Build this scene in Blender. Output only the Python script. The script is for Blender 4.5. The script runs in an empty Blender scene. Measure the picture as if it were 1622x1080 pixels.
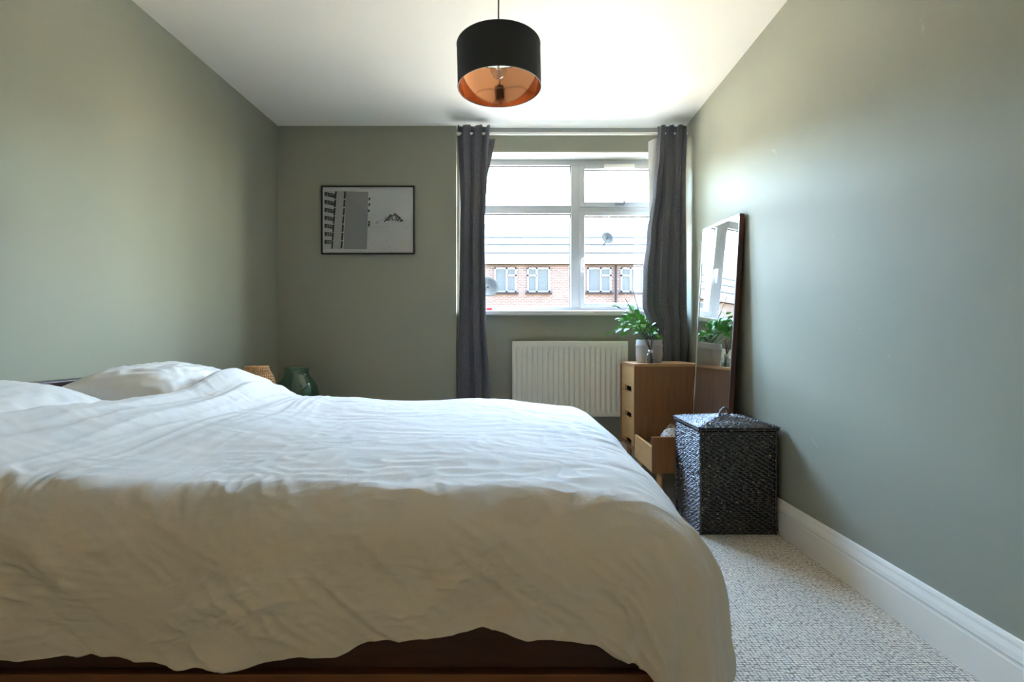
import bpy, math, random
from mathutils import Vector, noise, Matrix, Quaternion
random.seed(7)
C = bpy.context.scene
COL = C.collection
PI = math.pi

# ------------------------------------------------------------------ camera
CAMZ = 0.88
cam_d = bpy.data.cameras.new('camera')
cam = bpy.data.objects.new('camera', cam_d); COL.objects.link(cam)
cam.location = (0, 0, CAMZ); cam.rotation_euler = (PI/2, 0, 0)
cam_d.sensor_width = 36; cam_d.lens = 17.756; cam_d.clip_start = 0.02; cam_d.clip_end = 500
C.camera = cam

# ------------------------------------------------------------------ sky, sun, exposure
w = bpy.data.worlds.new('sky'); C.world = w; w.use_nodes = True
wn = w.node_tree; wn.nodes.clear()
sky = wn.nodes.new('ShaderNodeTexSky'); sky.sky_type = 'NISHITA'
sky.sun_disc = False; sky.sun_elevation = math.radians(55); sky.sun_rotation = math.radians(75)
sky.air_density = 1.5; sky.dust_density = 1.6; sky.ozone_density = 2.4
bg = wn.nodes.new('ShaderNodeBackground'); bg.inputs[1].default_value = 2.05
wo = wn.nodes.new('ShaderNodeOutputWorld')
wn.links.new(sky.outputs[0], bg.inputs[0]); wn.links.new(bg.outputs[0], wo.inputs[0])

sd = bpy.data.lights.new('sun', 'SUN'); sd.energy = 13.0; sd.angle = math.radians(1.0); sd.color = (1, .88, .70)
sun = bpy.data.objects.new('sun', sd); COL.objects.link(sun)
# the sun stands high to the right, along the street
az = math.radians(90.5); el = math.radians(55)
d = Vector((math.sin(az)*math.cos(el), math.cos(az)*math.cos(el), math.sin(el)))
sun.rotation_euler = (-d).to_track_quat('-Z', 'Y').to_euler(); sun.location = (0, -5, 20)

pd = bpy.data.lights.new('window_portal', 'AREA'); pd.shape = 'RECTANGLE'; pd.size = 1.5; pd.size_y = 1.12
pd.cycles.is_portal = True
po = bpy.data.objects.new('window_portal', pd); COL.objects.link(po)
po.location = (.37, 3.83, 1.665); po.rotation_euler = (-PI/2, 0, 0)

C.view_settings.view_transform = 'Standard'; C.view_settings.look = 'None'
C.view_settings.gamma = 1; C.view_settings.use_curve_mapping = False
C.view_settings.exposure = 2.92
cy = C.cycles
cy.use_denoising = True; cy.max_bounces = 14; cy.diffuse_bounces = 9; cy.glossy_bounces = 6
cy.transmission_bounces = 8; cy.transparent_max_bounces = 16
cy.caustics_reflective = False; cy.caustics_refractive = False; cy.sample_clamp_indirect = 6

# ------------------------------------------------------------------ materials
def mat(name, color, rough=.6, metal=0, spec=.5, **kw):
    m = bpy.data.materials.new(name); m.use_nodes = True
    b = m.node_tree.nodes['Principled BSDF']
    b.inputs['Base Color'].default_value = (*color, 1); b.inputs['Roughness'].default_value = rough
    b.inputs['Metallic'].default_value = metal; b.inputs['Specular IOR Level'].default_value = spec
    for k, v in kw.items():
        b.inputs[k.replace('_', ' ')].default_value = v
    return m
def nd(m, t, **kw):
    n = m.node_tree.nodes.new(t)
    for k, v in kw.items(): setattr(n, k, v)
    return n
def lk(m, a, b): m.node_tree.links.new(a, b)
def bs(m): return m.node_tree.nodes['Principled BSDF']
def coords(m, scale=(1, 1, 1), rot=(0, 0, 0)):
    t = nd(m, 'ShaderNodeTexCoord'); mp = nd(m, 'ShaderNodeMapping')
    mp.inputs['Scale'].default_value = scale; mp.inputs['Rotation'].default_value = rot
    lk(m, t.outputs['Object'], mp.inputs[0]); return mp.outputs[0]
def noise_tex(m, co, scale, detail=4, rough=.55, dist=0):
    n = nd(m, 'ShaderNodeTexNoise'); n.inputs['Scale'].default_value = scale
    n.inputs['Detail'].default_value = detail; n.inputs['Roughness'].default_value = rough
    n.inputs['Distortion'].default_value = dist
    lk(m, co, n.inputs['Vector']); return n.outputs['Fac']
def ramp(m, fac, stops):
    r = nd(m, 'ShaderNodeValToRGB'); lk(m, fac, r.inputs[0])
    el = r.color_ramp.elements
    el[0].position = stops[0][0]; el[0].color = (*stops[0][1], 1)
    el[1].position = stops[-1][0]; el[1].color = (*stops[-1][1], 1)
    for p, c in stops[1:-1]:
        e = el.new(p); e.color = (*c, 1)
    return r.outputs[0]
def bump(m, h, strength=.3, dist=.002):
    b = nd(m, 'ShaderNodeBump'); b.inputs['Strength'].default_value = strength
    b.inputs['Distance'].default_value = dist; lk(m, h, b.inputs['Height'])
    lk(m, b.outputs[0], bs(m).inputs['Normal'])

def paint(name, c, c2, rough=.55):
    m = mat(name, c, rough, spec=.3)
    co = coords(m)
    f = noise_tex(m, co, 1.7, 3)
    lk(m, ramp(m, f, [(.35, c), (.7, c2)]), bs(m).inputs['Base Color'])
    bump(m, noise_tex(m, co, 160, 3), .12, .0015)
    return m
GREEN = (.292, .292, .224); GREEN2 = (.308, .308, .239)
M_wall = paint('sage_wall_paint', GREEN, GREEN2)
# right wall: the same paint with pale rub marks and a few dark scuffs
M_wallr = paint('scuffed_sage_wall_paint', GREEN, GREEN2)
def scuffs(m):
    base = bs(m).inputs['Base Color'].links[0].from_socket
    co = coords(m, (1, 1, 1))
    a = ramp(m, noise_tex(m, co, 9, 6, .65, .8), [(.66, (0, 0, 0)), (.76, (1, 1, 1))])
    mx = nd(m, 'ShaderNodeMix', data_type='RGBA'); lk(m, a, mx.inputs[0])
    lk(m, base, mx.inputs[6]); mx.inputs[7].default_value = (.37, .39, .325, 1)
    co2 = coords(m, (1, 22, 5), (0.35, 0, 0))
    b = ramp(m, noise_tex(m, co2, 2.2, 2, .5, .2), [(.80, (0, 0, 0)), (.84, (1, 1, 1))])
    mx2 = nd(m, 'ShaderNodeMix', data_type='RGBA'); lk(m, b, mx2.inputs[0])
    lk(m, mx.outputs[2], mx2.inputs[6]); mx2.inputs[7].default_value = (.20, .215, .175, 1)
    lk(m, mx2.outputs[2], bs(m).inputs['Base Color'])
scuffs(M_wallr)
M_ceil = paint('ceiling_paint', (.90, .855, .765), (.92, .875, .785), .7)
M_back = paint('warm_fill_wall_paint', (.82, .54, .28), (.84, .56, .30))  # unseen wall's colour, picked to bounce warm fill into the room
M_gloss = mat('white_gloss_paint', (.80, .77, .69), .3)
M_upvc = mat('white_upvc', (.46, .475, .48), .35)
M_sill = mat('white_sill_paint', (.60, .595, .57), .35)
M_rad = mat('cream_radiator_enamel', (.66, .64, .55), .35)
M_dark = mat('dark_rubber', (.02, .02, .02), .5)
M_chrome = mat('brushed_metal', (.45, .45, .47), .3, 1)
M_black = mat('black_frame_paint', (.012, .012, .013), .35)

def carpet():
    m = mat('loop_pile_carpet', (.6, .56, .5), .95, spec=.1)
    co = coords(m, (1, 1.12, 1))
    wv = nd(m, 'ShaderNodeTexVoronoi'); wv.inputs['Scale'].default_value = 98; wv.inputs['Randomness'].default_value = .38
    lk(m, co, wv.inputs['Vector'])
    f = noise_tex(m, co, 60, 4)
    col = ramp(m, wv.outputs['Distance'], [(.0, (.80, .745, .65)), (.40, (.72, .66, .56)), (.70, (.26, .22, .17))])
    mx = nd(m, 'ShaderNodeMix', data_type='RGBA', blend_type='MULTIPLY'); mx.inputs[0].default_value = .5
    lk(m, col, mx.inputs[6]); lk(m, ramp(m, f, [(.3, (.78, .76, .73)), (.6, (1, 1, 1))]), mx.inputs[7])
    lk(m, mx.outputs[2], bs(m).inputs['Base Color'])
    inv = nd(m, 'ShaderNodeMath', operation='SUBTRACT'); inv.inputs[0].default_value = 1
    lk(m, wv.outputs['Distance'], inv.inputs[1]); bump(m, inv.outputs[0], .9, .006)
    return m
M_carpet = carpet()

def fabric(name, c, c2, scale=900, bstr=.25, rough=.85, sheen=.2):
    m = mat(name, c, rough, spec=.2, Sheen_Weight=sheen)
    co = coords(m)
    lk(m, ramp(m, noise_tex(m, co, 5, 6, .6), [(.3, c), (.7, c2)]), bs(m).inputs['Base Color'])
    a = nd(m, 'ShaderNodeMath', operation='ADD')
    lk(m, noise_tex(m, co, scale, 2), a.inputs[0])
    lk(m, noise_tex(m, co, 34, 6, .7, 1.5), a.inputs[1])
    bump(m, a.outputs[0], bstr, .003)
    return m
M_duvet = fabric('white_cotton_duvet', (.68, .665, .64), (.72, .705, .68), 900, .55)
M_pillow = fabric('white_cotton_pillow', (.74, .73, .71), (.78, .77, .75), 900, .25)
def curtain_mat(name, c, c2):
    m = mat(name, c, .9, spec=.15, Sheen_Weight=.35)
    co = coords(m, (1, 1, .25))
    lk(m, ramp(m, noise_tex(m, co, 420, 3), [(.3, c), (.7, c2)]), bs(m).inputs['Base Color'])
    bump(m, noise_tex(m, co, 600, 2), .25, .002)
    return m
M_curtain = curtain_mat('charcoal_woven_curtain', (.052, .051, .060), (.155, .150, .165))
M_lining = mat('pale_curtain_lining', (.72, .71, .68), .85)

def wood(name, c1, c2, axis=0, rough=.4, scale=2.2):
    m = mat(name, c1, rough, spec=.4)
    s = [30, 30, 30]; s[axis] = 2.0
    co = coords(m, tuple(s))
    f = noise_tex(m, co, scale, 5, .6, .6)
    lk(m, ramp(m, f, [(.3, c1), (.7, c2)]), bs(m).inputs['Base Color'])
    bump(m, f, .06, .001)
    return m
M_oak = wood('shaded_oak_veneer', (.20, .085, .028), (.27, .12, .042), 2)  # oak darkened for panels that face away from the window light
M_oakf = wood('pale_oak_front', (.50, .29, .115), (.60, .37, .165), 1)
M_oakdark = wood('dark_drawer_lining', (.05, .03, .02), (.08, .05, .03), 1, .6)
M_mahog = wood('mahogany_bed_rail', (.035, .013, .010), (.060, .021, .014), 0, .35)
M_walnut = wood('orange_brown_bed_ledge', (.15, .058, .022), (.21, .082, .032), 0, .4)
M_rose = wood('dark_mirror_frame_wood', (.06, .022, .014), (.12, .045, .025), 2, .35)

def glass(name, tint=(1, 1, 1), rough=0.0, ior=1.45, base=.0):
    m = bpy.data.materials.new(name); m.use_nodes = True; nt = m.node_tree; nt.nodes.clear()
    o = nt.nodes.new('ShaderNodeOutputMaterial'); mix = nt.nodes.new('ShaderNodeMixShader')
    t = nt.nodes.new('ShaderNodeBsdfTransparent'); t.inputs[0].default_value = (*tint, 1)
    g = nt.nodes.new('ShaderNodeBsdfGlossy'); g.inputs['Roughness'].default_value = rough
    lw = nt.nodes.new('ShaderNodeLayerWeight'); lw.inputs[0].default_value = .5
    pw = nt.nodes.new('ShaderNodeMath'); pw.operation = 'POWER'; pw.inputs[1].default_value = 4.5
    f = nt.nodes.new('ShaderNodeMath'); f.operation = 'MULTIPLY_ADD'
    f0 = ((ior-1)/(ior+1))**2; f.inputs[1].default_value = .9-f0; f.inputs[2].default_value = f0
    nt.links.new(lw.outputs['Facing'], pw.inputs[0]); nt.links.new(pw.outputs[0], f.inputs[0])
    nt.links.new(f.outputs[0], mix.inputs[0]); nt.links.new(t.outputs[0], mix.inputs[1])
    nt.links.new(g.outputs[0], mix.inputs[2]); nt.links.new(mix.outputs[0], o.inputs[0])
    return m
M_pane = glass('window_glass', (.97, .985, .98))
M_clear = glass('clear_glass', (.90, .92, .92), ior=1.6)
M_green = glass('green_glass', (.72, .86, .80), ior=1.6)
M_fluid = glass('diffuser_oil', (.75, .72, .66), ior=1.3)
M_mirror = mat('silvered_glass', (.90, .94, .92), .0, 1)
M_medge = mat('mirror_glass_edge', (.35, .55, .50), .15, .3)

# ------------------------------------------------------------------ mesh helpers
class MB:
    def __init__(s): s.v = []; s.f = []; s.mi = []; s.cur = 0
    def face(s, pts):
        n = len(s.v); s.v += [tuple(p) for p in pts]; s.f.append(tuple(range(n, n+len(pts)))); s.mi.append(s.cur)
    def box(s, x0, x1, y0, y1, z0, z1):
        n = len(s.v)
        s.v += [(x, y, z) for z in (z0, z1) for y in (y0, y1) for x in (x0, x1)]
        for q in ((0, 2, 3, 1), (4, 5, 7, 6), (0, 1, 5, 4), (2, 6, 7, 3), (0, 4, 6, 2), (1, 3, 7, 5)):
            s.f.append(tuple(n+i for i in q)); s.mi.append(s.cur)
        return s
    def hexa(s, p):   # eight points, bottom ring then top ring
        n = len(s.v); s.v += [tuple(q) for q in p]
        for q in ((3, 2, 1, 0), (4, 5, 6, 7), (0, 1, 5, 4), (1, 2, 6, 5), (2, 3, 7, 6), (3, 0, 4, 7)):
            s.f.append(tuple(n+i for i in q)); s.mi.append(s.cur)
        return s
    def grid(s, rows, closed_u=False, closed_v=False):
        n = len(s.v); R = len(rows); K = len(rows[0])
        for r in rows: s.v += [tuple(p) for p in r]
        for i in range(R if closed_v else R-1):
            for j in range(K if closed_u else K-1):
                a = n+i*K+j; b = n+i*K+(j+1) % K; c = n+((i+1) % R)*K+(j+1) % K; d2 = n+((i+1) % R)*K+j
                s.f.append((a, b, c, d2)); s.mi.append(s.cur)
        return s
    def lathe(s, prof, cx, cy, seg=40, z0=0):
        rows = [[(cx+r*math.cos(2*PI*k/seg), cy+r*math.sin(2*PI*k/seg), z0+z) for k in range(seg)] for r, z in prof]
        return s.grid(rows, closed_u=True)
    def disc(s, cx, cy, z, r, seg=40, up=True):
        p = [(cx+r*math.cos(2*PI*k/seg), cy+r*math.sin(2*PI*k/seg), z) for k in range(seg)]
        s.face(p if up else p[::-1]); return s
    def tube(s, pts, rad, seg=8, cap=True):
        pts = [Vector(p) for p in pts]; rows = []
        rs = rad if isinstance(rad, (list, tuple)) else [rad]*len(pts)
        t0 = (pts[1]-pts[0]).normalized(); up = Vector((0, 0, 1)) if abs(t0.z) < .9 else Vector((1, 0, 0))
        nrm = t0.cross(up).normalized()
        for i, p in enumerate(pts):
            a = pts[max(i-1, 0)]; b = pts[min(i+1, len(pts)-1)]; t = (b-a).normalized()
            nrm = (nrm - t*nrm.dot(t)).normalized(); bn = t.cross(nrm)
            rows.append([p+(nrm*math.cos(2*PI*k/seg)+bn*math.sin(2*PI*k/seg))*rs[i] for k in range(seg)])
        s.grid(rows, closed_u=True)
        if cap: s.face(rows[0][::-1]); s.face(rows[-1])
        return s
    def build(s, name, m, parent=None, smooth=False, bevel=0, recalc=True):
        org = Vector((0, 0, 0))
        p = parent
        while p is not None: org += p.location; p = p.parent
        me = bpy.data.meshes.new(name)
        me.from_pydata([(v[0]-org.x, v[1]-org.y, v[2]-org.z) for v in s.v], [], s.f)
        ms = m if isinstance(m, (list, tuple)) else [m]
        for x in ms: me.materials.append(x)
        if len(ms) > 1: me.polygons.foreach_set('material_index', s.mi)
        if recalc:
            import bmesh
            bm = bmesh.new(); bm.from_mesh(me); bmesh.ops.recalc_face_normals(bm, faces=bm.faces); bm.to_mesh(me); bm.free()
        if smooth: me.polygons.foreach_set('use_smooth', [True]*len(me.polygons))
        me.update()
        o = bpy.data.objects.new(name, me); COL.objects.link(o); o.parent = parent
        if bevel:
            b = o.modifiers.new('bevel', 'BEVEL'); b.width = bevel; b.segments = 2; b.limit_method = 'ANGLE'
        return o
def box(x0, x1, y0, y1, z0, z1): return MB().box(x0, x1, y0, y1, z0, z1)
def tag(o, label, cat, group=None, kind=None):
    o['label'] = label; o['category'] = cat
    if group: o['group'] = group
    if kind: o['kind'] = kind
    return o
def thing(name, loc, label=None, cat=None, group=None):
    o = bpy.data.objects.new(name, None); COL.objects.link(o); o.location = loc; o.empty_display_size = .1
    if label: tag(o, label, cat, group)
    return o
def structure(o): o['kind'] = 'structure'; return o
def lerp(a, b, t): return a+(b-a)*t
def sstep(a, b, x):
    t = max(0, min(1, (x-a)/(b-a))); return t*t*(3-2*t)
def interp(tab, x):
    if x <= tab[0][0]: return tab[0][1]
    for (a, va), (b, vb) in zip(tab, tab[1:]):
        if x <= b:
            return lerp(va, vb, sstep(a, b, x))
    return tab[-1][1]

# ------------------------------------------------------------------ room shell
H = 2.4; XR = 1.23; YW = 3.62; YB = 3.57; YBACK = -.50
def xl(y): return -1.766+.0308*y      # the left wall runs a little out of square
structure(box(-2.1, 1.5, YBACK-.2, 3.95, -.22, 0).build('floor', M_carpet))
structure(box(-2.1, 1.5, YBACK-.2, 3.95, H, H+.25).build('ceiling', M_ceil))
structure(box(XR, XR+.25, YBACK-.2, 3.95, 0, H).build('wall_right', M_wallr))
m = MB(); m.hexa([(-2.1, YBACK-.2, 0), (xl(YBACK-.2), YBACK-.2, 0), (xl(3.95), 3.95, 0), (-2.1, 3.95, 0),
                  (-2.1, YBACK-.2, H), (xl(YBACK-.2), YBACK-.2, H), (xl(3.95), 3.95, H), (-2.1, 3.95, H)])
structure(m.build('wall_left', M_wall))
structure(box(xl(YBACK), XR, YBACK-.2, YBACK, 0, H).build('wall_behind_camera', M_back))  # unseen, set close behind the camera to strengthen the bounced fill
OX0, OX1, OZ0, OZ1 = -.375, 1.14, 1.063, 2.233    # the window opening
YO = 3.95
m = MB().box(xl(3.6), OX0, YW, YO, 0, H).box(OX1, XR, YW, YO, 0, H)
m.box(OX0, OX1, YW, YO, 0, OZ0).box(OX0, OX1, YW, YO, OZ1, H)
structure(m.build('wall_window', M_wall))
m = MB().box(xl(3.57)-.01, -.393, YB, YW, 0, H)
structure(m.build('wall_boxed_projection', M_wall))
# cream plaster lining of the window opening
m = MB().box(OX0-.002, OX1, YW-.001, 3.76, OZ1-.004, OZ1+.004)
m.box(OX0-.004, OX0+.004, YW-.001, 3.76, OZ0+.03, OZ1-.004).box(OX1-.004, OX1+.004, YW-.001, 3.76, OZ0+.03, OZ1-.004)
structure(m.build('trim_window_reveal', paint('cream_reveal_paint', (.62, .60, .52), (.64, .62, .54))))
structure(box(OX0, OX1+.03, 3.565, 3.80, OZ0, OZ0+.032).build('trim_window_sill', M_sill, bevel=.006))
structure(box(-.39, XR, 3.606, YW, 2.372, H).build('trim_curtain_batten', mat('grey_white_batten', (.40, .405, .385), .5)))
# lower storey under the room, so that the room stands on the ground
structure(box(-2.1, 1.5, YBACK-.2, 3.95, -2.9, -.22).build('wall_lower_storey', mat('own_brickwork', (.36, .2, .14), .8)))

structure(box(-30, 30, YBACK-8, 3.95, H+.25, 7.5).build('wall_sky_blocker', bpy.data.materials['own_brickwork']))  # unseen mass added to block sky light from the facade opposite

def skirting(name, pts_fn, a, b, m_=M_gloss):
    prof = [(0, 0), (.018, 0), (.018, .098), (.0165, .102), (.0165, .108), (.018, .112), (.0155, .125), (.010, .140), (.009, .148), (.006, .156), (0, .158)]
    rows = [[pts_fn(t, d_, z) for d_, z in prof] for t in (a, b)]
    mb = MB().grid(rows); mb.face(rows[0]); mb.face(rows[1][::-1])
    o = structure(mb.build(name, m_)); return o
skirting('baseboard_right', lambda t, d_, z: (XR-d_, t, z), YBACK, YW)
skirting('baseboard_left', lambda t, d_, z: (xl(t)+d_, t, z), YBACK, YB)
skirting('baseboard_window', lambda t, d_, z: (t, YW-d_, z), -.393, XR)
skirting('baseboard_projection', lambda t, d_, z: (t, YB-d_, z), xl(YB), -.393)

# ------------------------------------------------------------------ window
win = thing('window_1', (.38, 3.757, OZ0)); win['kind'] = 'structure'
F0, F1 = 3.757, 3.815
def fr(name, x0, x1, z0, z1, y0=F0, y1=F1, m_=M_upvc, par=win, bev=.004):
    return box(x0, x1, y0, y1, z0, z1).build(name, m_, par, bevel=bev)
fr('frame_head', OX0, OX1, 2.187, OZ1-.004)
fr('frame_foot', OX0, OX1, OZ0+.032, 1.136)
fr('frame_jamb', OX0, OX0+.045, 1.136, 2.187)
fr('frame_jamb', OX1-.045, OX1, 1.136, 2.187)
fr('mullion', .437, .507, 1.136, 2.187)
fr('transom', OX0+.045, .437, 1.829, 1.890)
fr('transom', .507, OX1-.045, 1.842, 1.880)
def pane(x0, x1, z0, z1, par):
    o = box(x0, x1, 3.782, 3.786, z0, z1).build('pane', M_pane, par)
    return o
pane(OX0+.045, .437, 1.136, 1.829, win); pane(OX0+.045, .437, 1.890, 2.187, win)
# rubber gaskets round the fixed panes
g = MB()
for z0, z1 in ((1.136, 1.829), (1.890, 2.187)):
    g.box(.431, .437, 3.777, 3.790, z0, z1).box(OX0+.045, .437, 3.777, 3.790, z1-.006, z1)
g.build('gasket', M_dark, win)
def sash(x0, x1, z0, z1, t):
    mb = MB()
    mb.box(x0, x0+t, F0-.012, F1, z0, z1).box(x1-t, x1, F0-.012, F1, z0, z1)
    mb.box(x0+t, x1-t, F0-.012, F1, z0, z0+t).box(x0+t, x1-t, F0-.012, F1, z1-t, z1)
    s_ = mb.build('sash', M_upvc, win, bevel=.004)
    pane(x0+t, x1-t, z0+t, z1-t, s_)
    g = MB().box(x0+t, x1-t, 3.772, 3.780, z1-t-.006, z1-t).box(x0+t, x0+t+.003, 3.772, 3.780, z0+t, z1-t)
    g.build('gasket', M_dark, s_)
    return s_
s1 = sash(.503, OX1-.03, 1.876, 2.192, .036)
s2 = sash(.503, OX1-.03, 1.126, 1.846, .036)
# trickle vent, casement stay, lever handle
v = MB().box(.683, .905, 3.726, 3.745, 2.158, 2.187).box(.683, .905, 3.722, 3.728, 2.158, 2.166)
v.build('trickle_vent', M_gloss, s1, bevel=.003)
m = MB().box(.765, .83, 3.728, 3.745, 1.888, 1.902).box(.815, .835, 3.71, 3.73, 1.893, 1.912)
m.tube([(.825, 3.72, 1.905), (.86, 3.716, 1.928), (.905, 3.715, 1.948)], [.006, .005, .0045], 8)
m.build('stay_handle', M_chrome, s1, bevel=.001)
m = MB().box(.514, .530, 3.732, 3.745, 1.43, 1.49).box(.512, .527, 3.705, 3.734, 1.475, 1.492).box(.513, .526, 3.703, 3.716, 1.385, 1.485)
m.build('lever_handle', mat('white_handle', (.7, .7, .72), .25), s2, bevel=.003)

# ------------------------------------------------------------------ outside
structure(box(-60, 60, 3.96, 90, -3.1, -2.9).build('ground_outside', paint('pale_paving', (.66, .57, .42), (.70, .61, .46), .8)))
structure(box(-60, 60, 3.96, 11.5, -2.9, -2.88).build('ground_dark_strip', paint('dark_strip_paint', (.13, .12, .11), (.17, .16, .145), .8)))  # unseen dark strip added to cut bounce onto the ceiling by the window
def brick_mat():
    m = mat('darkened_brickwork', (.4, .2, .15), .85, spec=0)
    t = nd(m, 'ShaderNodeTexCoord'); sp = nd(m, 'ShaderNodeSeparateXYZ'); cb = nd(m, 'ShaderNodeCombineXYZ')
    lk(m, t.outputs['Object'], sp.inputs[0]); lk(m, sp.outputs[0], cb.inputs[0]); lk(m, sp.outputs[2], cb.inputs[1])
    b = nd(m, 'ShaderNodeTexBrick'); lk(m, cb.outputs[0], b.inputs['Vector'])
    b.inputs['Scale'].default_value = 1; b.inputs['Brick Width'].default_value = .225; b.inputs['Row Height'].default_value = .075
    b.inputs['Mortar Size'].default_value = .010; b.inputs['Color1'].default_value = (.040, .028, .0240, 1)
    b.inputs['Color2'].default_value = (.030, .0185, .0155, 1); b.inputs['Mortar'].default_value = (.070, .064, .060, 1)
    lk(m, b.outputs['Color'], bs(m).inputs['Base Color']); return m
M_brick = brick_mat()  # colours of the block opposite, darkened to stand in for dimmer daylight
M_render = mat('darkened_cladding', (.06, .06, .059), .7, spec=0)
M_farglass = mat('far_window_glass', (.026, .030, .0305), .3, spec=.0)
M_net = mat('net_curtain', (.027, .030, .031), .9, spec=0)
M_fsill = mat('grey_sill', (.009, .008, .008), .8, spec=0)
M_fwin = mat('far_upvc', (.07, .07, .07), .4, spec=0)
YF = 22.0; S = 36.36
def fx(px): return (px-811)/S
def fz(py): return CAMZ+(540-py)/S
bld = thing('terraced_building', (0, YF, -2.9), 'long red brick block with white roof boards seen through the window', 'building')
box(-34, 22, YF, YF+9, 1.75, fz(420)).build('brick_wall', M_brick, bld)
M_bounce = mat('cream_bounce_paint', (.78, .73, .63), .7)
box(-34, 22, YF-.03, YF+9, -2.9, 1.75).build('pale_bounce_front', M_bounce, bld)  # unseen pale lower front invented to bounce daylight onto the room ceiling
zz = [fz(420), fz(402), fz(388), fz(375), fz(352)]
for k in range(4):
    y0 = YF-.25+.16*k
    box(-34, 22, y0, YF+9, zz[k]+.03, zz[k+1]-.03 if k < 3 else zz[k+1]).build('roof_board', M_render, bld)
    box(-34, 22, y0+.12, YF+9, zz[k]-.03 if k else zz[k], zz[k]+.03).build('roof_joint', M_fsill, bld)
box(fx(974), fx(976.5), YF-.10, YF, -2.9, fz(421)).build('downpipe', M_fsill, bld)
def far_window(x0, x1, z0, z1, k):
    f = MB(); w_ = x1-x0; t = .07; xm = x0+w_*(.42 if k % 2 else .56); y0, y1 = YF-.05, YF+.02
    f.box(x0, x0+t, y0, y1, z0, z1).box(x1-t, x1, y0, y1, z0, z1).box(x0, x1, y0, y1, z1-t, z1).box(x0, x1, y0, y1, z0, z0+t).box(xm-t*.6, xm+t*.6, y0, y1, z0, z1)
    a, b = (x0, xm) if k % 2 else (xm, x1)
    zt = z0+(z1-z0)*.68
    f.box(a, b, y0, y1, zt-.04, zt+.04)
    fo = f.build('window', M_fwin, bld)
    box(x0+t, xm-t*.6, YF-.02, YF-.01, z0+t, z1-t).build('pane', M_farglass if k % 3 != 1 else M_net, fo)
    box(xm+t*.6, x1-t, YF-.02, YF-.01, z0+t, z1-t).build('pane', M_net if k % 3 == 2 else M_farglass, fo)
    box(x0-.08, x1+.08, YF-.14, YF, z0-.08, z0).build('window_sill', M_fsill, bld)
z0w, z1w = fz(463), fz(424)
WX = [(783, 818), (835, 871), (930, 968), (983, 1020)]
k = 0
for rep in range(-5, 3):
    off = rep*8.2
    for a, b in WX:
        far_window(fx(a)+off, fx(b)+off, z0w, z1w, k)
        far_window(fx(a)+off, fx(b)+off, z0w-3.4, z1w-3.2, k+1); k += 1
def dish(px, py, y, r, label):
    sc_ = 800/y; c = Vector(((px-811)/sc_, y, CAMZ+(540-py)/sc_))
    t = thing('satellite_dish', c, label, 'satellite dish', 'satellite dishes on the building opposite')
    rows = []
    ax = Vector((.25, -.9, .3)).normalized(); u = ax.cross(Vector((0, 0, 1))).normalized(); v_ = ax.cross(u)
    for i in range(6):
        rr = r*i/5+.001
        rows.append([c+(u*math.cos(2*PI*q/24)+v_*math.sin(2*PI*q/24))*rr+ax*(rr*rr/r*.35) for q in range(24)])
    o = MB().grid(rows, closed_u=True).build('reflector', M_dishm, t, smooth=True)
    s_ = o.modifiers.new('s', 'SOLIDIFY'); s_.thickness = .02
    return t, c, ax
M_dishm = mat('grey_dish_metal', (.012, .0135, .0135), .5, spec=0)
t, c, ax = dish(961, 378, 21.2, .25, 'small pale satellite dish on the roof boards of the brick block')
MB().tube([c+ax*.2, c-ax*.03, c+Vector((0, .3, -.1)), c+Vector((0, 1.1, -.12))], .02, 6).build('bracket', M_dishm, t)
t, c, ax = dish(772, 456, 20.9, .44, 'large grey satellite dish beside the left curtain edge, fixed to the brick wall')
MB().tube([c+ax*.3, c-ax*.03, c+Vector((0, .3, -.1)), c+Vector((0, 1.15, -.12))], .03, 6).build('bracket', M_dishm, t)

# ------------------------------------------------------------------ bed
bed = thing('bed', (-.65, 1.62, 0), 'dark mahogany double bed frame with orange-brown lower ledge, under the white duvet', 'bed')
box(-1.69, -1.63, .92, 2.36, 0, .737).build('headboard', M_mahog, bed, bevel=.006)
box(-1.63, .30, .930, .960, .276, .46).build('side_rail', M_mahog, bed, bevel=.003)
box(-1.63, .30, 2.30, 2.33, .262, .46).build('side_rail', M_mahog, bed, bevel=.003)
box(.27, .30, .960, 2.30, .262, .46).build('foot_rail', M_mahog, bed, bevel=.003)
box(-1.63, .31, .915, 2.345, .246, .276).build('ledge', M_walnut, bed, bevel=.003)
for x_ in (-1.58, .24):
    for y_ in (.95, 2.24): box(x_, x_+.06, y_, y_+.06, 0, .246).build('leg', M_mahog, bed, bevel=.004)
box(-1.62, .26, .97, 2.29, .30, .555).build('mattress', M_pillow, bed, bevel=.03)['label'] = 'white mattress'

HEM = [(-1.2, .352), (-.85, .351), (-.66, .350), (-.554, .340), (-.43, .342), (-.30, .361), (-.22, .385), (-.137, .391), (-.043, .403), (.062, .384), (.166, .368), (.215, .345), (.27, .28)]
X0, XC = -1.15, .42
RN, RF, RX, RH = .10, .14, .20, .05
YN, YF_ = .842, 2.40
cx1 = XC-RX; cy0 = YN+RN; cy1 = YF_-RF
def ridge(p, s): return 1-abs(noise.noise(p*s))*2
def top_z(x, y):
    z = .612
    z += interp([(-1.17, .105), (-1.06, .065), (-.93, .018), (-.6, .004), (0, 0)], x)
    z += .052*math.exp(-((x+1.17)/.13)**2-((y-2.05)/.20)**2)-.05*math.exp(-((x+1.0)/.2)**2-((y-2.42)/.13)**2)
    z -= .012*math.exp(-((x+1.15)/.12)**2-((y-1.6)/.25)**2)
    z -= .030*sstep(-.05, .35, x)
    z += .006*noise.noise(Vector((x*2.2, y*2.2, 3)))
    return z
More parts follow.
